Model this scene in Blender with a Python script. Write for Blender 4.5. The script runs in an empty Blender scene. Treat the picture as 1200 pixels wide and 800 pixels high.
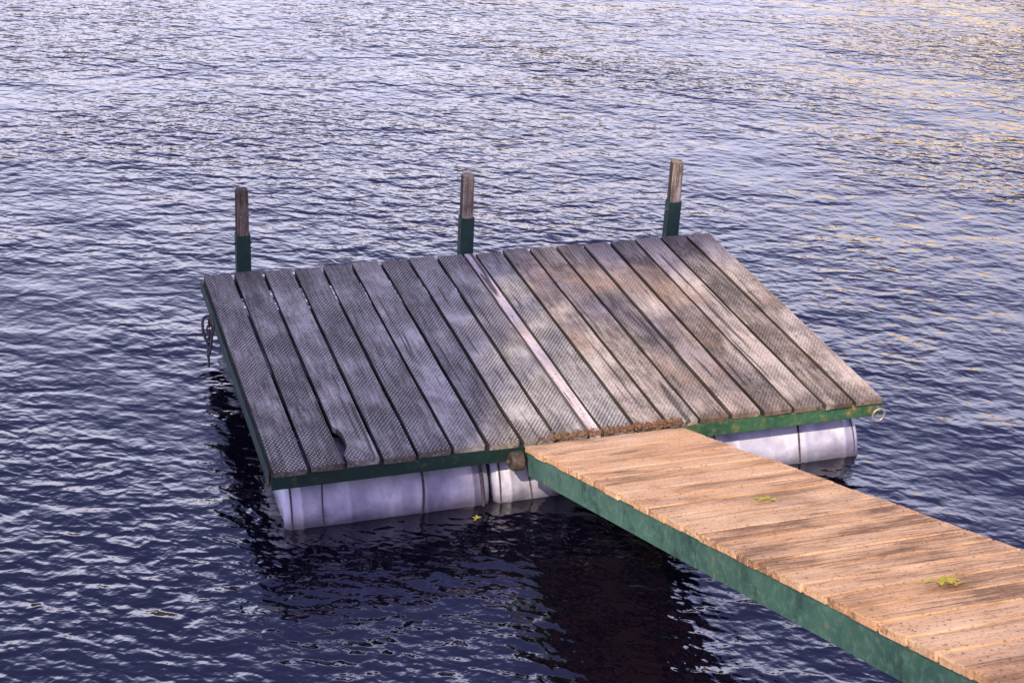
import bpy, bmesh, math, random
import numpy as np
from mathutils import Vector, Matrix
random.seed(7); np.random.seed(7)
scene=bpy.context.scene
scene.view_settings.view_transform='Standard'
scene.view_settings.look='None'
scene.view_settings.exposure=0
WATER_Z=-0.328

# ---------------------------------------------------------------- helpers
def link(o,parent=None):
    scene.collection.objects.link(o)
    if parent is not None: o.parent=parent
    return o
def empty(name,loc=(0,0,0),rot=(0,0,0)):
    o=bpy.data.objects.new(name,None); o.location=loc; o.rotation_euler=rot
    return link(o)
def mesh_obj(name,verts,faces,mat=None,parent=None,smooth=False):
    me=bpy.data.meshes.new(name); me.from_pydata([tuple(v) for v in verts],[],faces); me.update()
    if mat: me.materials.append(mat)
    if smooth:
        me.polygons.foreach_set('use_smooth',[True]*len(me.polygons))
    return link(bpy.data.objects.new(name,me),parent)
def bm_obj(name,bm,mat=None,parent=None,smooth=False):
    me=bpy.data.meshes.new(name); bm.to_mesh(me); bm.free()
    if mat: me.materials.append(mat)
    if smooth: me.polygons.foreach_set('use_smooth',[True]*len(me.polygons))
    return link(bpy.data.objects.new(name,me),parent)
def box(name,lo,hi,mat,parent=None,bev=0.003,cuts=0,axis=1,jit=0.0,seg=2):
    lo=Vector(lo);hi=Vector(hi);c=(lo+hi)/2;s=(hi-lo)
    bm=bmesh.new(); bmesh.ops.create_cube(bm,size=1.0)
    for v in bm.verts: v.co=Vector((v.co.x*s.x,v.co.y*s.y,v.co.z*s.z))
    if cuts:
        es=[e for e in bm.edges if abs((e.verts[0].co-e.verts[1].co).normalized()[axis])>0.9]
        bmesh.ops.subdivide_edges(bm,edges=es,cuts=cuts,use_grid_fill=True)
    if bev>0:
        es=[e for e in bm.edges if len(e.link_faces)==2 and e.calc_face_angle(0)>0.5]
        bmesh.ops.bevel(bm,geom=es,offset=bev,segments=seg,affect='EDGES',profile=0.6)
    if jit:
        for v in bm.verts:
            v.co+=Vector([random.uniform(-jit,jit) for _ in range(3)])
    o=bm_obj(name,bm,mat,parent); o.location=c
    return o
def tube(name,pts,r,mat,parent=None,cyclic=False,res=3):
    cu=bpy.data.curves.new(name,'CURVE'); cu.dimensions='3D'
    sp=cu.splines.new('NURBS' if len(pts)>3 else 'POLY'); sp.points.add(len(pts)-1)
    for i,p in enumerate(pts): sp.points[i].co=(*p,1)
    sp.use_cyclic_u=cyclic
    if sp.type=='NURBS': sp.order_u=3; sp.use_endpoint_u=not cyclic
    cu.bevel_depth=r; cu.bevel_resolution=res; cu.use_fill_caps=True
    cu.materials.append(mat)
    return link(bpy.data.objects.new(name,cu),parent)

class NT:
    def __init__(s,mat):
        s.t=mat.node_tree; s.t.nodes.clear(); s.out=s.n('ShaderNodeOutputMaterial')
    def n(s,ty,**k):
        nd=s.t.nodes.new(ty)
        for a,b in k.items():
            if hasattr(nd,a) and not a[0].isupper(): setattr(nd,a,b)
        return nd
    def l(s,a,b): s.t.links.new(a,b)
    def noise(s,vec,scale,detail=4,rough=0.55,dist=0.0,map=None,rot=None):
        if rot:
            m=s.n('ShaderNodeMapping'); s.l(vec,m.inputs['Vector']); m.inputs['Rotation'].default_value=rot; vec=m.outputs[0]
        if map:
            m=s.n('ShaderNodeMapping'); s.l(vec,m.inputs['Vector']); m.inputs['Scale'].default_value=map; vec=m.outputs[0]
        nd=s.n('ShaderNodeTexNoise'); s.l(vec,nd.inputs['Vector'])
        nd.inputs['Scale'].default_value=scale; nd.inputs['Detail'].default_value=detail
        nd.inputs['Roughness'].default_value=rough; nd.inputs['Distortion'].default_value=dist
        return nd.outputs['Fac']
    def ramp(s,fac,stops):
        r=s.n('ShaderNodeValToRGB'); s.l(fac,r.inputs[0])
        e=r.color_ramp.elements
        while len(e)<len(stops): e.new(0.5)
        for i,(p,c) in enumerate(stops):
            e[i].position=p; e[i].color=c if len(c)==4 else (*c,1)
        return r.outputs[0]
    def math(s,op,a,b=None,clamp=False):
        m=s.n('ShaderNodeMath'); m.operation=op; m.use_clamp=clamp
        for i,x in enumerate((a,b)):
            if x is None: continue
            if isinstance(x,(int,float)): m.inputs[i].default_value=x
            else: s.l(x,m.inputs[i])
        return m.outputs[0]
    def mix(s,fac,a,b,blend='MIX'):
        m=s.n('ShaderNodeMix'); m.data_type='RGBA'; m.blend_type=blend
        for sock,x in ((m.inputs[0],fac),(m.inputs[6],a),(m.inputs[7],b)):
            if isinstance(x,(int,float)): sock.default_value=x
            elif isinstance(x,tuple): sock.default_value=(*x,1) if len(x)==3 else x
            else: s.l(x,sock)
        return m.outputs[2]
    def bump(s,h,strength,dist,normal=None):
        b=s.n('ShaderNodeBump'); b.inputs['Strength'].default_value=strength; b.inputs['Distance'].default_value=dist
        s.l(h,b.inputs['Height'])
        if normal: s.l(normal,b.inputs['Normal'])
        return b.outputs[0]
    def bsdf(s,col,rough=0.6,normal=None,**k):
        b=s.n('ShaderNodeBsdfPrincipled')
        if isinstance(col,tuple): b.inputs['Base Color'].default_value=(*col,1)
        else: s.l(col,b.inputs['Base Color'])
        if isinstance(rough,(int,float)): b.inputs['Roughness'].default_value=rough
        else: s.l(rough,b.inputs['Roughness'])
        if normal: s.l(normal,b.inputs['Normal'])
        for a,v in k.items(): b.inputs[a.replace('_',' ')].default_value=v
        s.l(b.outputs[0],s.out.inputs[0]); return b
def newmat(name):
    m=bpy.data.materials.new(name); m.use_nodes=True; return m,NT(m)
def rampf(t,f,a,b):
    mr=t.n('ShaderNodeMapRange'); t.l(f,mr.inputs[0]); mr.inputs[1].default_value=a; mr.inputs[2].default_value=b
    return mr.outputs[0]

# ---------------------------------------------------------------- materials
def wood_mat(name,dark,mid,light,along='Y',tread=0.0,warm=(0.30,0.17,0.09),warm_amt=0.35,speck=0.5,grime=0.5,var=0.16,crk=0.8,ends=0.0):
    m,t=newmat(name)
    tc=t.n('ShaderNodeTexCoord'); oi=t.n('ShaderNodeObjectInfo'); geo=t.n('ShaderNodeNewGeometry')
    off=t.n('ShaderNodeVectorMath'); off.operation='MULTIPLY_ADD'
    cmb=t.n('ShaderNodeCombineXYZ')
    for i in range(3): t.l(oi.outputs['Random'],cmb.inputs[i])
    t.l(cmb.outputs[0],off.inputs[0]); off.inputs[1].default_value=(37,53,71); t.l(tc.outputs['Object'],off.inputs[2])
    P=off.outputs[0]
    st=(1,0.07,1) if along=='Y' else (0.07,1,1)
    grain=t.noise(P,70,4,0.65,0.6,map=st)
    blot=t.noise(P,7,4,0.6,0.4,map=(1,0.5,1) if along=='Y' else (0.5,1,1))
    sp=t.noise(P,95,3,0.75)
    wv=t.noise(geo.outputs['Position'],1.6,4,0.6,0.5)
    wv2=t.noise(geo.outputs['Position'],3.1,5,0.65,0.2)
    g=t.math('ADD',t.math('MULTIPLY',grain,0.5),t.math('MULTIPLY',blot,0.5))
    g=t.math('ADD',g,t.math('MULTIPLY',t.math('SUBTRACT',oi.outputs['Random'],0.5),var))
    col=t.ramp(g,[(0.38,dark),(0.5,mid),(0.62,light)])
    col=t.mix(t.math('MULTIPLY',rampf(t,wv,0.5,0.68),warm_amt),col,warm)
    col=t.mix(t.math('MULTIPLY',rampf(t,wv2,0.53,0.72),grime),col,tuple(c*0.45 for c in dark))
    col=t.mix(t.math('MULTIPLY',rampf(t,sp,0.60,0.68),speck),col,(0.66,0.64,0.60))
    col=t.mix(t.math('MULTIPLY',rampf(t,sp,0.43,0.35),0.75),col,(0.03,0.026,0.022))
    chk=t.noise(P,34,2,0.5,0.3,map=(1,0.03,1) if along=='Y' else (0.03,1,1))
    crack=rampf(t,chk,0.355,0.32)
    col=t.mix(t.math('MULTIPLY',crack,crk),col,(0.02,0.016,0.014))
    if ends:   # darker tone towards the board ends
        se=t.n('ShaderNodeSeparateXYZ'); t.l(geo.outputs['Position'],se.inputs[0])
        e1=t.math('ADD',se.outputs[1],t.math('MULTIPLY',t.math('SUBTRACT',blot,0.5),0.5))
        col=t.mix(t.math('MULTIPLY',rampf(t,e1,0.10,0.0),ends),col,(0.06,0.045,0.035))
        col=t.mix(t.math('MULTIPLY',rampf(t,e1,1.72,1.95),ends*0.9),col,(0.07,0.06,0.055))
    # board flanks painted dark, putting the shade of the gaps into the colour
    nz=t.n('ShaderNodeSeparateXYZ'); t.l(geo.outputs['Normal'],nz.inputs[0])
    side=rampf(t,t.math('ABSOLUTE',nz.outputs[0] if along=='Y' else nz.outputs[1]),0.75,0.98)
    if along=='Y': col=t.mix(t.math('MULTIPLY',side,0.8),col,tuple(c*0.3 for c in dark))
    h=t.math('MULTIPLY',grain,0.7)
    h=t.math('SUBTRACT',h,t.math('MULTIPLY',crack,0.8))
    if tread>0:
        sx=t.n('ShaderNodeSeparateXYZ'); t.l(tc.outputs['Object'],sx.inputs[0])
        wob=t.math('MULTIPLY',blot,3.5)
        a=t.math('SINE',t.math('ADD',t.math('MULTIPLY',sx.outputs[0],2*math.pi/0.0185),wob))
        bb=t.math('SINE',t.math('ADD',t.math('MULTIPLY',sx.outputs[1],2*math.pi/0.027),wob))
        d=t.math('MULTIPLY',a,bb)
        d01=rampf(t,d,-0.35,0.45)
        wear=rampf(t,t.noise(P,5,3,0.6),0.36,0.56)
        up=t.n('ShaderNodeSeparateXYZ'); t.l(geo.outputs['Normal'],up.inputs[0])
        wear=t.math('MULTIPLY',wear,rampf(t,up.outputs[2],0.6,0.9))
        inv=t.math('SUBTRACT',1.0,d01)
        col=t.mix(t.math('MULTIPLY',t.math('MULTIPLY',inv,wear),0.75*tread),col,(0.045,0.042,0.04))
        col=t.mix(t.math('MULTIPLY',t.math('MULTIPLY',rampf(t,d,0.35,0.9),wear),0.55*tread),col,(0.66,0.64,0.60))
        h=t.math('ADD',h,t.math('MULTIPLY',t.math('MULTIPLY',d01,wear),0.9*tread))
    t.bsdf(col,0.82,t.bump(h,0.9,0.003),Specular_IOR_Level=0.25)
    return m
M_tread=wood_mat('weathered_decking_tread',(0.085,0.082,0.070),(0.275,0.265,0.235),(0.50,0.485,0.435),tread=1.0,warm=(0.25,0.20,0.14),warm_amt=0.25,grime=0.5,ends=0.5)
M_deck=wood_mat('weathered_decking',(0.08,0.067,0.052),(0.29,0.245,0.195),(0.54,0.48,0.40),tread=0.45,warm=(0.48,0.31,0.175),warm_amt=0.6,grime=0.8,ends=0.65)  # light tone lifted for the right-hand boards; some sunlight put into the colour
M_strip=wood_mat('pale_batten',(0.42,0.37,0.35),(0.62,0.55,0.52),(0.74,0.68,0.65),warm_amt=0.1,speck=0.2,grime=0.1)
M_gang=wood_mat('gangway_planks',(0.22,0.125,0.065),(0.58,0.36,0.19),(0.70,0.48,0.29),along='X',warm=(0.68,0.38,0.17),warm_amt=0.6,speck=0.15,grime=0.5,var=0.12,crk=0.35)
M_post=wood_mat('post_timber',(0.05,0.04,0.03),(0.15,0.12,0.095),(0.38,0.34,0.29),along='Y',warm=(0.2,0.12,0.06),warm_amt=0.4)

def paint_mat(name,base,base2,chip=0.5,rust=(0.25,0.12,0.03),yellow=0.0,pale=0.3):
    m,t=newmat(name); geo=t.n('ShaderNodeNewGeometry'); P=geo.outputs['Position']
    n1=t.noise(P,9,5,0.7); n2=t.noise(P,38,4,0.7); n3=t.noise(P,2.3,3,0.6)
    col=t.mix(rampf(t,n3,0.38,0.62),base,base2)
    col=t.mix(t.math('MULTIPLY',rampf(t,n2,0.48,0.68),pale),col,tuple(min(1,c*1.7+0.10) for c in base2))
    if yellow: col=t.mix(t.math('MULTIPLY',rampf(t,n1,0.5,0.62),yellow),col,(0.24,0.24,0.06))
    col=t.mix(t.math('MULTIPLY',rampf(t,t.math('ADD',t.math('MULTIPLY',n1,0.5),t.math('MULTIPLY',n2,0.5)),0.57,0.61),chip),col,rust)
    col=t.mix(t.math('MULTIPLY',rampf(t,n1,0.44,0.34),0.5),col,(0.012,0.018,0.018))
    t.bsdf(col,t.math('ADD',0.4,t.math('MULTIPLY',n2,0.35)),t.bump(n2,0.5,0.002))
    return m
M_green=paint_mat('green_frame_paint',(0.004,0.024,0.021),(0.009,0.044,0.037),0.3,pale=0.08)
M_greeny=paint_mat('green_mossy_paint',(0.015,0.07,0.04),(0.04,0.13,0.065),0.9,rust=(0.34,0.20,0.08),yellow=0.35)
M_greenl=paint_mat('green_gangway_paint',(0.022,0.075,0.056),(0.06,0.145,0.10),0.4,pale=0.25)
M_rust=paint_mat('rusty_steel',(0.05,0.038,0.03),(0.10,0.07,0.05),0.4)

m,t=newmat('float_plastic'); M_plastic=m
geo=t.n('ShaderNodeNewGeometry'); P=geo.outputs['Position']
sep=t.n('ShaderNodeSeparateXYZ'); t.l(P,sep.inputs[0])
n1=t.noise(P,6,5,0.65,0.5); n2=t.noise(P,45,4,0.7); n3=t.noise(P,3,3,0.5,0,map=(3,3,0.6))
col=t.mix(rampf(t,n1,0.35,0.65),(0.46,0.48,0.64),(0.62,0.64,0.78))
col=t.mix(t.math('MULTIPLY',rampf(t,n2,0.56,0.7),0.4),col,(0.24,0.22,0.28))
col=t.mix(t.math('MULTIPLY',rampf(t,n3,0.47,0.66),0.65),col,(0.23,0.22,0.38))
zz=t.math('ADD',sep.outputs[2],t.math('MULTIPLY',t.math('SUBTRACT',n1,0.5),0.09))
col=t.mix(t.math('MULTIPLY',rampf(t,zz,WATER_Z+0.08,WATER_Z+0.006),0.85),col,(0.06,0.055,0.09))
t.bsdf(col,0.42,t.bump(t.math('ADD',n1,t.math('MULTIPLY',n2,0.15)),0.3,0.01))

m,t=newmat('dark_rope'); M_rope=m
geo=t.n('ShaderNodeNewGeometry'); n=t.noise(geo.outputs['Position'],160,3)
t.bsdf(t.ramp(n,[(0.35,(0.02,0.02,0.03)),(0.65,(0.12,0.11,0.13))]),0.9,t.bump(n,0.8,0.004))
m,t=newmat('galvanised_steel'); M_galv=m
geo=t.n('ShaderNodeNewGeometry'); n=t.noise(geo.outputs['Position'],60,3)
t.bsdf(t.ramp(n,[(0.35,(0.25,0.24,0.24)),(0.65,(0.5,0.49,0.47))]),0.5,None,Metallic=0.6)
m,t=newmat('debris_soil'); M_soil=m
geo=t.n('ShaderNodeNewGeometry'); n=t.noise(geo.outputs['Position'],90,3)
t.bsdf(t.ramp(n,[(0.35,(0.05,0.025,0.012)),(0.65,(0.28,0.14,0.06))]),0.95)
def leafmat(name,a,b,trans=0.3):
    m,t=newmat(name); geo=t.n('ShaderNodeNewGeometry')
    col=t.ramp(geo.outputs['Random Per Island'],[(0.0,a),(1.0,b)])
    bs=t.n('ShaderNodeBsdfDiffuse'); tr=t.n('ShaderNodeBsdfTranslucent'); mx=t.n('ShaderNodeMixShader')
    t.l(col,bs.inputs[0]); t.l(col,tr.inputs[0]); mx.inputs[0].default_value=trans
    t.l(bs.outputs[0],mx.inputs[1]); t.l(tr.outputs[0],mx.inputs[2]); t.l(mx.outputs[0],t.out.inputs[0])
    return m
M_leafg=leafmat('green_foliage',(0.035,0.06,0.015),(0.10,0.12,0.03))
M_leafgold=leafmat('autumn_foliage',(0.35,0.18,0.03),(0.65,0.45,0.10))
M_leafy=leafmat('fallen_leaf_green',(0.30,0.36,0.04),(0.6,0.56,0.08))
m,t=newmat('bark'); M_bark=m
tc=t.n('ShaderNodeTexCoord'); n=t.noise(tc.outputs['Object'],14,4,0.65,0,map=(1,1,0.2))
t.bsdf(t.ramp(n,[(0.35,(0.03,0.022,0.016)),(0.65,(0.13,0.1,0.075))]),0.9,t.bump(n,1,0.03))
m,t=newmat('ground_earth_grass'); M_ground=m
geo=t.n('ShaderNodeNewGeometry'); n=t.noise(geo.outputs['Position'],0.7,5,0.65); n2=t.noise(geo.outputs['Position'],14,4,0.7)
col=t.mix(rampf(t,n,0.4,0.6),(0.055,0.075,0.022),(0.11,0.075,0.045)); col=t.mix(t.math('MULTIPLY',n2,0.5),col,(0.03,0.03,0.012))
t.bsdf(col,0.95,t.bump(n2,1,0.04))

# ---- water
m,t=newmat('lake_water'); M_water=m
geo=t.n('ShaderNodeNewGeometry'); P=geo.outputs['Position']
R=lambda d:(0,0,math.radians(d))
h1=t.noise(P,8.6,1.0,0.5,0.4,map=(0.6,1,1),rot=R(14))
h2=t.noise(P,18,1.0,0.5,0.4,map=(0.65,1,1),rot=R(34))
h3=t.noise(P,38,1,0.5,0.2,map=(0.8,1,1),rot=R(-2))
h4=t.noise(P,2.2,1,0.5,0.3,map=(0.6,1,1),rot=R(26))
gust=rampf(t,t.noise(P,0.42,2,0.55,0.5,map=(0.6,1,1),rot=R(20)),0.36,0.62)
gm=t.math('ADD',0.38,t.math('MULTIPLY',gust,0.66))
h=t.math('ADD',t.math('MULTIPLY',h1,1.0),t.math('MULTIPLY',h2,0.48))
h=t.math('ADD',h,t.math('MULTIPLY',h3,0.14))
h=t.math('MULTIPLY',h,gm)
h=t.math('ADD',h,t.math('MULTIPLY',h4,1.2))
t.bsdf((0.002,0.0014,0.007),0.07,t.bump(h,1.0,0.023),IOR=2.0)

# ---------------------------------------------------------------- floating platform
W=2.8; D=1.917; STRIP=0.06; N=9; pitch=(W-STRIP)/(2*N)
dock=empty('floating_dock')
T=0.028
def board(name,x0,x1,y0,y1,mat,tz=0.0,rot=True):
    o=box(name,(x0,y0,-T+tz),(x1,y1,tz),mat,dock,bev=0.004,cuts=10,axis=1,jit=0.0012)
    if rot: o.rotation_euler=(random.uniform(-.0012,.0012),random.uniform(-.012,.012),random.uniform(-.0013,.0013))
    return o
for i in range(2*N):
    x0=i*pitch+(STRIP if i>=N else 0)
    g=random.uniform(0.0070,0.0100)
    mat=M_tread if i<10 else M_deck
    ya=random.uniform(-0.010,0.006); yb=D+random.uniform(-0.010,0.010)
    tz=random.uniform(-0.002,0.003)
    xa,xb=x0+g,x0+pitch-g
    if i==2:   # plank with a worn-away slot in its edge
        ys=[ya,0.075,0.10,0.13,0.18,0.24,0.28,0.30,0.7,1.2,yb]
        xl=[0,0.0,0.016,0.026,0.030,0.027,0.014,0.0,0,0,0]
        bm=bmesh.new(); rows=[]
        for yy_,dx in zip(ys,xl):
            rows.append([bm.verts.new((xa+dx,yy_,tz-T)),bm.verts.new((xa+dx,yy_,tz)),bm.verts.new((xb,yy_,tz)),bm.verts.new((xb,yy_,tz-T))])
        for a,b in zip(rows,rows[1:]):
            for q in range(4): bm.faces.new((a[q],a[(q+1)%4],b[(q+1)%4],b[q]))
        bm.faces.new(rows[0]); bm.faces.new(rows[-1])
        bmesh.ops.recalc_face_normals(bm,faces=bm.faces)
        bm_obj('deck_board_%d'%(i+1),bm,mat,dock)
    else:
        board('deck_board_%d'%(i+1),xa,xb,ya,yb,mat,tz)
xs=N*pitch
box('centre_batten',(xs+0.006,0.0,-0.034),(xs+STRIP-0.006,D,-0.002),M_strip,dock,bev=0.002,cuts=8,jit=0.0008)
FT=0.066
def beam(n,a,b,mat=M_green): return box(n,a,b,mat,dock,bev=0.003)
beam('front_beam',(0.0,0.006,-T-0.003-FT),(1.55,0.046,-T-0.003))
beam('front_beam_mossy',(1.551,0.004,-T-0.003-FT),(W+0.005,0.046,-T-0.003),M_greeny)
beam('back_beam',(0.0,D-0.046,-T-0.003-FT),(W,D-0.006,-T-0.003))
beam('left_beam',(-0.006,0.048,-T-0.004-FT),(0.034,D-0.048,-T-0.004))
beam('right_beam',(W-0.034,0.048,-T-0.004-FT),(W+0.006,D-0.048,-T-0.004))
for k,x in enumerate((0.70,1.38,2.08)):
    beam('cross_joist_%d'%k,(x,0.05,-T-0.060),(x+0.045,D-0.05,-T-0.004))
box('left_edge_lip',(-0.012,0.01,-0.075),(-0.008,D-0.01,-0.018),M_green,dock,bev=0.001)
sv=[];sf=[]
def screw(x,y,z,r=0.0045):
    b=len(sv)
    for k in range(8):
        a=k*math.pi/4; sv.append((x+r*math.cos(a),y+r*math.sin(a),z))
    sf.append(list(range(b,b+8)))
for i in range(2*N):
    x0=i*pitch+(STRIP if i>=N else 0)
    for y in (0.028,0.64,1.28,D-0.03):
        for fx in (0.25,0.75):
            screw(x0+pitch*fx+random.uniform(-.008,.008),y+random.uniform(-.008,.008),0.0052)
mesh_obj('deck_screws',sv,sf,M_rust,dock)
for k,x in enumerate((0.215,1.395,2.58)):
    hs=(0.435,0.43,0.425)[k]
    y=D+0.048; w=0.036
    bm=bmesh.new(); bmesh.ops.create_cube(bm,size=1)
    for v in bm.verts: v.co=Vector((v.co.x*2*w,v.co.y*2*w,v.co.z*0.36))
    bmesh.ops.bevel(bm,geom=[e for e in bm.edges],offset=0.008,segments=3,affect='EDGES')
    o=bm_obj('post_sleeve_%d'%k,bm,M_green,dock); o.location=(x,y,0.20-0.18)
    bm=bmesh.new()
    ring=[];n=20
    base=0.19; top=hs; sx_=random.uniform(-.006,.006)
    for (zz_,s) in [(base,0.032),(base+0.06,0.032),(base+0.12,0.0315),(top-0.02,0.031),(top-0.006,0.029),(top,0.023)]:
        r_=[]
        for q in range(n):
            a=2*math.pi*q/n
            c,sn=math.cos(a),math.sin(a)
            e=5.0; rr=s/((abs(c)**e+abs(sn)**e)**(1/e))
            rr*=1+0.03*math.sin(3*a+k)+random.uniform(-.012,.012)
            r_.append(bm.verts.new((rr*c+sx_*(zz_-base)/0.24,zz_,-rr*sn)))
        ring.append(r_)
    for a,b in zip(ring,ring[1:]):
        for q in range(n): bm.faces.new((a[q],a[(q+1)%n],b[(q+1)%n],b[q]))
    bm.faces.new(ring[-1])
    bmesh.ops.recalc_face_normals(bm,faces=bm.faces)
    o=bm_obj('post_timber_%d'%k,bm,M_post,dock); o.location=(x,y,0); o.rotation_euler=(math.radians(90),0,0)
    box('post_bracket_%d'%k,(x-0.055,D-0.004,-0.09),(x+0.055,D+0.009,-0.035),M_green,dock,bev=0.002)
    tube('post_bolt_%d'%k,[(x-0.045,y,0.14),(x+0.045,y,0.14)],0.006,M_rust,dock)

def drum(name,x0,x1,yc,zc,r):
    L=x1-x0
    half=[(0,0.0),(0,r*0.5),(0.004,r*0.80),(-0.004,r*0.90),(0.004,r*0.955),(0.016,r*0.99),(0.03,r),(0.064,r),(0.067,r+0.004),(0.078,r+0.004),(0.081,r)]
    half+=[(L*0.30,r+0.001),(L*0.30+0.006,r+0.004),(L*0.30+0.016,r+0.004),(L*0.30+0.022,r)]
    prof=half+[(L-a,b) for a,b in reversed(half)]
    n=56; vs=[];fs=[]
    for a,b in prof:
        for q in range(n):
            th=2*math.pi*q/n
            dent=1+0.012*math.sin(th*3+a*9+x0*5)*math.sin(a*7+1)
            vs.append((x0+a,yc+b*dent*math.cos(th),zc+b*dent*math.sin(th)))
    for i in range(len(prof)-1):
        for q in range(n):
            fs.append((i*n+q,i*n+(q+1)%n,(i+1)*n+(q+1)%n,(i+1)*n+q))
    return mesh_obj(name,vs,fs,M_plastic,dock,smooth=True)
r=0.258; zc=-0.363
spans=[(0.065,0.955),(0.978,1.855),(1.872,2.755)]
idx=0
for yc in (0.302,1.60):
    for (a,b) in spans:
        idx+=1; drum('float_drum_%d'%idx,a,b,yc,zc,r)
        for f,th_ in ((0.19,0.0035),(0.66,0.005),(0.965,0.008),(0.03,0.004)):
            if idx in (3,6) and f==0.965: th_=0.003
            x=a+(b-a)*f; rr=r+0.005
            wig=0.012 if 0.1<f<0.9 else 0.003
            pts=[(x+wig*math.sin(3*th+idx+f*9),yc+rr*math.cos(th),zc+rr*math.sin(th)) for th in np.linspace(0,2*math.pi,24,endpoint=False)]
            tube('lashing_%d_%d'%(idx,int(f*100)),pts,th_,M_rope,dock,cyclic=True,res=2)
pts=[(W+0.002+0.030*math.cos(a)-0.02,-0.012,-0.085+0.032*math.sin(a)) for a in np.linspace(0,2*math.pi,16,endpoint=False)]
tube('mooring_ring',pts,0.006,M_galv,dock,cyclic=True)
tube('mooring_eye',[(W-0.018,-0.014,-0.055),(W-0.018,0.01,-0.055)],0.010,M_galv,dock)
for k in range(4):
    z=-0.06-0.032*k
    pts=[( -0.03+ (0.013*math.cos(a) if k%2 else 0.004*math.cos(a)), 1.50+(0.004*math.cos(a) if k%2 else 0.013*math.cos(a)), z+0.024*math.sin(a)) for a in np.linspace(0,2*math.pi,12,endpoint=False)]
    tube('chain_link_%d'%k,pts,0.0045,M_rope,dock,cyclic=True)
tube('mooring_rope',[(-0.01,1.55,-0.05),(-0.05,1.56,-0.04),(-0.06,1.54,-0.12),(-0.03,1.5,-0.2),(-0.05,1.47,-0.24),(-0.03,1.44,-0.16),(-0.02,1.46,-0.06)],0.007,M_rope,dock)
tube('mooring_rope_tail',[(-0.02,1.52,-0.16),(-0.045,1.5,-0.20),(-0.04,1.47,-0.24),(-0.045,1.46,-0.28)],0.006,M_rope,dock)
box('cleat_plate',(-0.018,1.44,-0.09),(-0.0125,1.58,-0.04),M_rust,dock,bev=0.001)

# ---------------------------------------------------------------- gangway
SL=math.radians(21.2)
GX0,GX1=1.067,1.785; GL=5.65
gang=empty('gangway',(0,-0.022,-0.012),(-SL,0,0))
gp=0.137; ng=int(GL/gp)
for i in range(ng):
    y1=-i*gp-0.002; y0=y1-gp+random.uniform(0.008,0.012)
    dx0=random.uniform(-0.006,0.005); dx1=random.uniform(-0.006,0.005)
    o=box('plank_%d'%(i+1),(GX0+dx0,y0,-0.026),(GX1+dx1,y1,random.uniform(-0.0012,0.0012)),M_gang,gang,bev=0.004,cuts=7,axis=0,jit=0.0012)
    o.rotation_euler=(random.uniform(-.008,.008),random.uniform(-.003,.003),random.uniform(-.004,.004))
sv=[];sf=[]
for i in range(ng):
    for x in (GX0+0.04,GX1-0.04):
        for f in (0.28,0.72):
            screw(x+random.uniform(-.006,.006),-i*gp-gp*f,0.0035,0.004)
mesh_obj('plank_screws',sv,sf,M_rust,gang)
def channel(n,xo,sgn):
    H=0.10; w=0.045; tt=0.006; z1=-0.029
    prof=[(0,z1),(w,z1),(w,z1-tt),(tt,z1-tt),(tt,z1-H+tt),(w,z1-H+tt),(w,z1-H),(0,z1-H)]
    bm=bmesh.new(); A=[bm.verts.new((xo+sgn*a,-0.02,b)) for a,b in prof]; B=[bm.verts.new((xo+sgn*a,-GL+0.02,b)) for a,b in prof]
    for q in range(8): bm.faces.new((A[q],A[(q+1)%8],B[(q+1)%8],B[q]))
    bm.faces.new(A); bm.faces.new(B); bmesh.ops.recalc_face_normals(bm,faces=bm.faces)
    bmesh.ops.bevel(bm,geom=[e for e in bm.edges if e.calc_face_angle(0)>0.5],offset=0.0015,segments=2,affect='EDGES')
    bm_obj(n,bm,M_greenl,gang)
channel('left_stringer',GX0+0.006,1); channel('right_stringer',GX1-0.006,-1)
for k,y in enumerate((-0.3,-1.3,-2.3,-3.3,-4.3,-5.3)):
    box('cross_member_%d'%k,(GX0+0.055,y-0.03,-0.12),(GX1-0.055,y+0.0,-0.06),M_greenl,gang,bev=0.003)
# tread bearers let in under the planks close the joints against the light
for k,x in enumerate((GX0+0.20,GX1-0.24)):
    box('bearer_%d'%k,(x,-GL+0.03,-0.058),(x+0.045,-0.03,-0.029),M_rust,gang,bev=0.003)
def rod(name,x0,x1,y,z,r,mat,parent):
    n=24; bm=bmesh.new(); rings=[]
    for x,s in ((x0,0.0),(x0,0.8),(x0+0.005,0.97),(x0+0.012,1),(x1-0.012,1),(x1-0.005,0.97),(x1,0.8)):
        rings.append([bm.verts.new((x,y+max(s,0.01)*r*math.cos(2*math.pi*q/n)*(1+random.uniform(-.02,.02)),z+max(s,0.01)*r*math.sin(2*math.pi*q/n))) for q in range(n)])
    for a,b in zip(rings,rings[1:]):
        for q in range(n): bm.faces.new((a[q],a[(q+1)%n],b[(q+1)%n],b[q]))
    bm.faces.new(rings[-1]); bmesh.ops.recalc_face_normals(bm,faces=bm.faces)
    bm_obj(name,bm,mat,parent)
rod('hinge_roller',1.005,1.062,-0.037,-0.072,0.042,M_rust,dock)
rod('hinge_pin',0.988,1.004,-0.037,-0.072,0.013,M_rust,dock)
lv=[];lf=[]
def crumb(x,y,z,s):
    b=len(lv); a=random.random()*6.28
    ax=Vector((math.cos(a),math.sin(a),random.uniform(-.4,.4)))*s; ay=Vector((-math.sin(a),math.cos(a),random.uniform(-.4,.4)))*s*random.uniform(.3,.7)
    c=Vector((x,y,z)); lv.extend([c-ax,c-ay,c+ax,c+ay,c+Vector((0,0,s*0.5))]); 
    lf.extend([(b,b+1,b+4),(b+1,b+2,b+4),(b+2,b+3,b+4),(b+3,b,b+4)])
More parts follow.
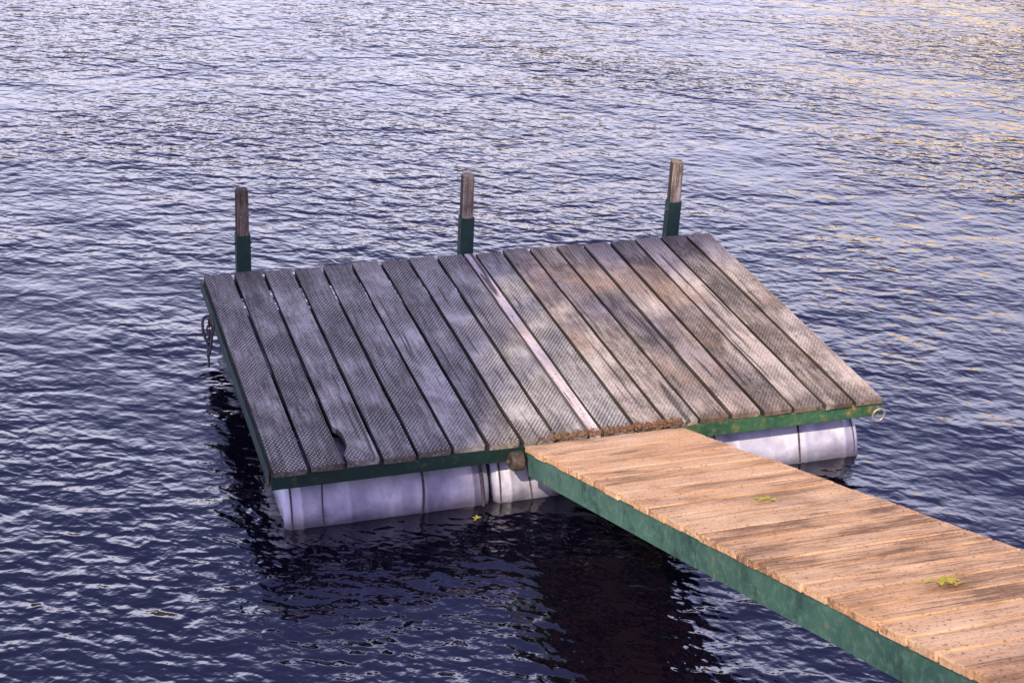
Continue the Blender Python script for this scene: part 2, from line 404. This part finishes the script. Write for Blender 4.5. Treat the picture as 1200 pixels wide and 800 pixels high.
for _ in range(900):
    x=1.12+0.68*random.random()**0.7
    crumb(x,random.gauss(-0.008,0.014),0.004+random.random()*0.006,random.uniform(.003,.009))
for _ in range(260):
    crumb(random.uniform(0.02,W-0.02),random.uniform(0.02,D),0.005,random.uniform(.0015,.005))
mesh_obj('leaf_litter',lv,lf,M_soil)

def leaf(name,loc,tilt,size,n=5,seed=0,mat=M_leafy):
    rnd=random.Random(seed); vs=[];fs=[]
    for k in range(n):
        a=-1.9+3.8*k/(max(1,n-1))+rnd.uniform(-.15,.15)+seed
        L=size*rnd.uniform(.75,1.1); w=L*0.2; lift=rnd.uniform(.05,.2)*L
        d=Vector((math.cos(a),math.sin(a),0)); p=Vector((-d.y,d.x,0))
        b=len(vs); m=8
        for s in range(m+1):
            f=s/m; ww=w*math.sin(math.pi*min(1,f*0.96+0.02))**0.8*(1+0.15*(s%2)); z=0.004+lift*math.sin(f*2.4)
            vs.append(d*L*f+p*ww+Vector((0,0,z+ww*0.3))); vs.append(d*L*f+Vector((0,0,z))); vs.append(d*L*f-p*ww+Vector((0,0,z+ww*0.25)))
        for s in range(m):
            for c in (0,1): fs.append((b+3*s+c,b+3*s+c+1,b+3*s+c+4,b+3*s+c+3))
    o=mesh_obj(name,vs,fs,mat); o.location=loc; o.rotation_euler=(tilt,0,0); return o
def gpos(x,d,dz=0.003):
    return (x,-0.022-d*math.cos(SL)+dz*math.sin(SL),-0.012+d*math.sin(SL)+dz*math.cos(SL))
leaf('fallen_leaf',gpos(1.45,1.50),-SL,0.042,4,3)
leaf('fallen_leaf',gpos(1.42,1.47),-SL,0.025,3,9)
leaf('fallen_leaf',gpos(1.385,2.66),-SL,0.05,5,5)
leaf('fallen_leaf',gpos(1.41,2.70),-SL,0.03,3,2,M_leafgold)
leaf('fallen_leaf',(0.86,-0.06,WATER_Z+0.004),0,0.022,4,2)

# ---------------------------------------------------------------- water & ground
s=220
mesh_obj('water',[(-s,-30,WATER_Z),(s,-30,WATER_Z),(s,s,WATER_Z),(-s,s,WATER_Z)],[(0,1,2,3)],M_water)
def ground_h(x,y):
    wob=0.25*math.sin(x*0.5)+0.15*math.sin(x*1.3+1)
    yy=y+wob*0.5
    near=-3.3
    if yy<near-0.1:
        f=min(1,(near-yy)/1.9); f=f*f*(3-2*f); hh=-0.6+f*2.55+0.02*max(0,-yy-6)
    else: hh=-0.6-min(1.5,(yy-near)*0.4)
    fx=x*0.04; yfar=62+6*math.sin(fx)-max(0,x-10)*0.22
    if y>yfar-6: 
        g=min(1,(y-yfar+6)/12); hh=-2.1+ (g*g*(3-2*g))*3.4+max(0,(y-yfar-6))*0.03
    return hh
xs_=sorted(set([round(v,3) for v in list(np.linspace(-600,-30,20))+list(np.linspace(-30,-10,14))+list(np.linspace(-10,12,60))+list(np.linspace(12,90,40))+list(np.linspace(90,600,20))]))
ys_=sorted(set([round(v,3) for v in list(np.linspace(-600,-20,20))+list(np.linspace(-20,-8,14))+list(np.linspace(-8,-1,45))+list(np.linspace(-1,35,10))+list(np.linspace(35,95,40))+list(np.linspace(95,600,16))]))
V=[(x,y,ground_h(x,y)+(random.uniform(-.03,.03) if -9<y<-3 else 0)) for y in ys_ for x in xs_]
nx=len(xs_); F=[(j*nx+i,j*nx+i+1,(j+1)*nx+i+1,(j+1)*nx+i) for j in range(len(ys_)-1) for i in range(nx-1)]
mesh_obj('ground',V,F,M_ground,smooth=True)
box('landing_step',(0.9,-6.3,1.55),(1.95,-5.33,2.0),M_gang,None,bev=0.01)
def blades(name,pts,h,mat):
    n=len(pts); a=np.random.rand(n)*6.28; hh=h*(0.5+np.random.rand(n)); w=0.008
    dx=np.cos(a);dy=np.sin(a); ln=np.random.rand(n,2)*0.2-0.1
    p=np.array(pts)
    v=np.zeros((n,3,3)); v[:,0]=p+np.stack([dx*w,dy*w,0*dx],1); v[:,1]=p-np.stack([dx*w,dy*w,0*dx],1)
    v[:,2]=p+np.stack([ln[:,0],ln[:,1],hh],1)
    mesh_obj(name,v.reshape(-1,3).tolist(),[(3*i,3*i+1,3*i+2) for i in range(n)],mat)
gp_=[]
for _ in range(12000):
    x=random.uniform(-9,11);y=random.uniform(-10,-3.7)
    if 0.85<x<2.0 and y>-6.4: continue
    gp_.append((x,y,ground_h(x,y)-0.02))
blades('grass',gp_,0.16,M_leafg)

# ---------------------------------------------------------------- trees
def leaves_mesh(name,centers,radii,counts,size,mat,parent,squash=0.8):
    vs=[]
    for c,r_,n in zip(centers,radii,counts):
        d=np.random.randn(n,3); d/=np.linalg.norm(d,axis=1)[:,None]
        rad=r_*np.random.rand(n)**0.45
        p=np.array(c)+d*rad[:,None]*np.array([1,1,squash])
        u=np.random.randn(n,3); u/=np.linalg.norm(u,axis=1)[:,None]
        w=np.cross(u,np.random.randn(n,3)); w/=np.linalg.norm(w,axis=1)[:,None]
        s_=size*(0.6+0.8*np.random.rand(n))[:,None]
        q=np.stack([p-u*s_,p-w*s_*0.55,p+u*s_,p+w*s_*0.55],1)
        vs.append(q.reshape(-1,3))
    v=np.concatenate(vs); n=len(v)//4
    me=bpy.data.meshes.new(name); me.vertices.add(len(v)); me.vertices.foreach_set('co',v.ravel())
    me.loops.add(4*n); me.loops.foreach_set('vertex_index',np.arange(4*n)); me.polygons.add(n)
    me.polygons.foreach_set('loop_start',np.arange(0,4*n,4)); me.update(calc_edges=True); me.materials.append(mat)
    return link(bpy.data.objects.new(name,me),parent)
def limb_mesh(name,segs,parent):
    vs=[];fs=[];n=8
    for (a,b,ra,rb) in segs:
        a=Vector(a);b=Vector(b);d=(b-a).normalized(); u=d.orthogonal().normalized(); w=d.cross(u)
        k=len(vs)
        for p,r_ in ((a,ra),(b,rb)):
            for q in range(n):
                th=2*math.pi*q/n; vs.append(p+(u*math.cos(th)+w*math.sin(th))*r_)
        for q in range(n): fs.append((k+q,k+(q+1)%n,k+n+(q+1)%n,k+n+q))
    return mesh_obj(name,vs,fs,M_bark,parent,smooth=True)

SUN_EL=42; SUN_AZ=math.radians(215)
Ld=Vector((math.sin(SUN_AZ)*math.cos(math.radians(SUN_EL)),math.cos(SUN_AZ)*math.cos(math.radians(SUN_EL)),math.sin(math.radians(SUN_EL))))
tree=empty('bank_tree')
def along(x,y,d,z=0): return Vector((x,y,z))+Ld*d
cl=[]
for (x,y,r_,n,z) in [(0.1,1.6,0.75,1700,0),(0.0,0.5,0.7,1500,0),(0.65,1.1,0.65,1350,0),(1.0,1.9,0.55,900,0),(0.5,0.25,0.5,800,0),(1.5,2.0,0.40,300,0),(2.2,1.95,0.32,220,0),(2.7,1.85,0.28,140,0),(-0.9,1.0,0.9,1000,0),(-0.8,2.4,0.9,700,0),(-1.0,-0.6,0.9,600,0),(0.8,2.9,0.8,500,0),(-2.2,0.8,1.0,500,0),(1.9,-2.95,0.45,380,1.1)]:
    d=13+random.uniform(-1,1.5); cl.append((along(x,y,d,z),r_,n))
leaves_mesh('crown_leaves',[tuple(c[0]) for c in cl],[c[1] for c in cl],[c[2] for c in cl],0.075,M_leafg,tree)
base=Vector((-7.8,-9.6,1.9)); top=along(-0.4,0.9,13)
segs=[(base,base+Vector((0.1,0.1,2.2)),0.30,0.22),(base+Vector((0.1,0.1,2.2)),base+Vector((0.2,0.2,4.2)),0.22,0.17),(base+Vector((0.2,0.2,4.2)),top-Vector((0,0,1.2)),0.17,0.11)]
fork=base+Vector((0.2,0.2,4.2))
for c,r_,n in cl:
    mid=fork.lerp(c,0.55)+Vector((random.uniform(-.3,.3),random.uniform(-.3,.3),0.2))
    segs+= [(fork,mid,0.09,0.05),(mid,c,0.05,0.02)]
    for _ in range(4):
        e=c+Vector((random.uniform(-1,1),random.uniform(-1,1),random.uniform(-.6,.6)))*r_
        segs.append((mid.lerp(c,random.uniform(.5,1)),e,0.018,0.006))
b1=along(1.5,2.0,13.5); b2=along(2.0,0.9,13.2); b3=along(2.25,0.1,13.0)
segs+=[(b1,b2,0.06,0.05),(b2,b3,0.05,0.025),(b2,along(2.6,1.1,13.3),0.03,0.014),(cl[5][0],b1,0.065,0.06)]
limb_mesh('trunk_and_limbs',segs,tree)

far=empty('distant_trees')
def far_trees(name,xs_range,mat,n,hmin,hmax,per=420):
    C=[];Rr=[];Nn=[];sg=[]
    for k in range(n):
        x=random.uniform(*xs_range); yfar=62+6*math.sin(x*0.04)-max(0,x-10)*0.22
        y=yfar+4+random.uniform(0,7); H=random.uniform(hmin,hmax)
        sg.append(((x,y,0.3),(x,y,H*0.8),0.28,0.08))
        for q in range(7):
            f=random.uniform(0.25,1); rr=H*0.19*(1.15-0.5*abs(f-0.5))
            c=(x+random.uniform(-1,1)*H*0.22,y+random.uniform(-1,1)*H*0.2,H*f*0.9+0.5)
            C.append(c);Rr.append(rr);Nn.append(per//7); sg.append(((x,y,H*f*0.6),c,0.09,0.03))
    leaves_mesh(name,C,Rr,Nn,0.42,mat,far,0.9); limb_mesh(name+'_trunks',sg,far)
far_trees('green_tree_mass',(-70,25),M_leafg,30,3,4.5,300)
far_trees('golden_tree_mass',(0,78),M_leafgold,34,4,6.5,300)

# ---------------------------------------------------------------- light & sky
w=bpy.data.worlds.new('World'); scene.world=w; w.use_nodes=True
nt=w.node_tree; nt.nodes.clear()
out=nt.nodes.new('ShaderNodeOutputWorld'); bg=nt.nodes.new('ShaderNodeBackground')
sky=nt.nodes.new('ShaderNodeTexSky'); sky.sky_type='NISHITA'; sky.sun_disc=False
sky.sun_elevation=math.radians(SUN_EL); sky.sun_rotation=SUN_AZ
sky.air_density=1.0; sky.dust_density=1.0; sky.ozone_density=2.5
tc=nt.nodes.new('ShaderNodeTexCoord')
sepw=nt.nodes.new('ShaderNodeSeparateXYZ'); nt.links.new(tc.outputs['Generated'],sepw.inputs[0])
def wmath(op,a,b):
    q=nt.nodes.new('ShaderNodeMath'); q.operation=op
    for i,x in enumerate((a,b)):
        if isinstance(x,(int,float)): q.inputs[i].default_value=x
        else: nt.links.new(x,q.inputs[i])
    return q.outputs[0]
def wmap(x,a,b,c=0.,d=1.):
    q=nt.nodes.new('ShaderNodeMapRange'); nt.links.new(x,q.inputs[0])
    for i,v in enumerate((a,b,c,d)): q.inputs[i+1].default_value=v
    q.interpolation_type='SMOOTHSTEP'
    return q.outputs[0]
def wmix(f,a,b,blend='MIX'):
    q=nt.nodes.new('ShaderNodeMix'); q.data_type='RGBA'; q.blend_type=blend
    for sck,x in ((q.inputs[0],f),(q.inputs[6],a),(q.inputs[7],b)):
        if isinstance(x,(int,float)): sck.default_value=x
        elif isinstance(x,tuple): sck.default_value=(*x,1)
        else: nt.links.new(x,sck)
    return q.outputs[2]
def wnoise(scale,sc,det=4):
    mp=nt.nodes.new('ShaderNodeMapping'); mp.inputs['Scale'].default_value=sc; nt.links.new(tc.outputs['Generated'],mp.inputs[0])
    no=nt.nodes.new('ShaderNodeTexNoise'); no.inputs['Scale'].default_value=scale; no.inputs['Detail'].default_value=det
    nt.links.new(mp.outputs[0],no.inputs['Vector']); return no.outputs['Fac']
blue=wmix(1.0,sky.outputs[0],(1.55,1.02,1.50),'MULTIPLY')
band=wmap(sepw.outputs[2],0.22,0.60,1.0,0.0)
cl_=wmap(wnoise(2.4,(1,1,3)),0.36,0.62)
veil=wmath('MULTIPLY',wmath('ADD',wmath('MULTIPLY',cl_,0.35),0.65),wmath('ADD',wmath('MULTIPLY',band,0.96),0.01))
c1=wmix(veil,blue,(18.5,18.7,24.5))
# warm glow added low in the right-hand sky for golden glints, fading leftwards
rightness=wmap(sepw.outputs[0],0.16,0.68,0.30,1.0)
infront=wmap(sepw.outputs[1],0.0,0.3)
lowz=wmap(sepw.outputs[2],0.13,0.27,1.0,0.0)
warmf=wmath('MULTIPLY',wmath('MULTIPLY',rightness,infront),wmath('MULTIPLY',lowz,wmap(wnoise(6,(1,1,3)),0.36,0.54,0.1,1.0)))
c2=wmix(warmf,c1,(20.0,13.5,4.5))
nt.links.new(c2,bg.inputs[0]); bg.inputs[1].default_value=0.15
nt.links.new(bg.outputs[0],out.inputs[0])
sd=bpy.data.lights.new('sun','SUN'); sd.energy=5.0; sd.angle=math.radians(0.9); sd.color=(1.0,0.82,0.58)
so=bpy.data.objects.new('sun',sd); link(so); so.rotation_euler=Ld.to_track_quat('Z','Y').to_euler()
so.location=Ld*30

# ---------------------------------------------------------------- camera
cd=bpy.data.cameras.new('camera'); cam=bpy.data.objects.new('camera',cd); link(cam)
rx=Vector((.9501,-.3075,.0506)).normalized(); bk=Vector((-.2963,-.8407,.4533)).normalized()
up=bk.cross(rx).normalized(); rx=up.cross(bk)
Mx=Matrix((rx,up,bk)).transposed().to_4x4(); Mx.translation=Vector((-.948,-5.514,3.453))
cam.matrix_world=Mx
cd.sensor_width=36; cd.lens=1883/1200*36; cd.clip_start=0.05; cd.clip_end=2000
scene.camera=cam
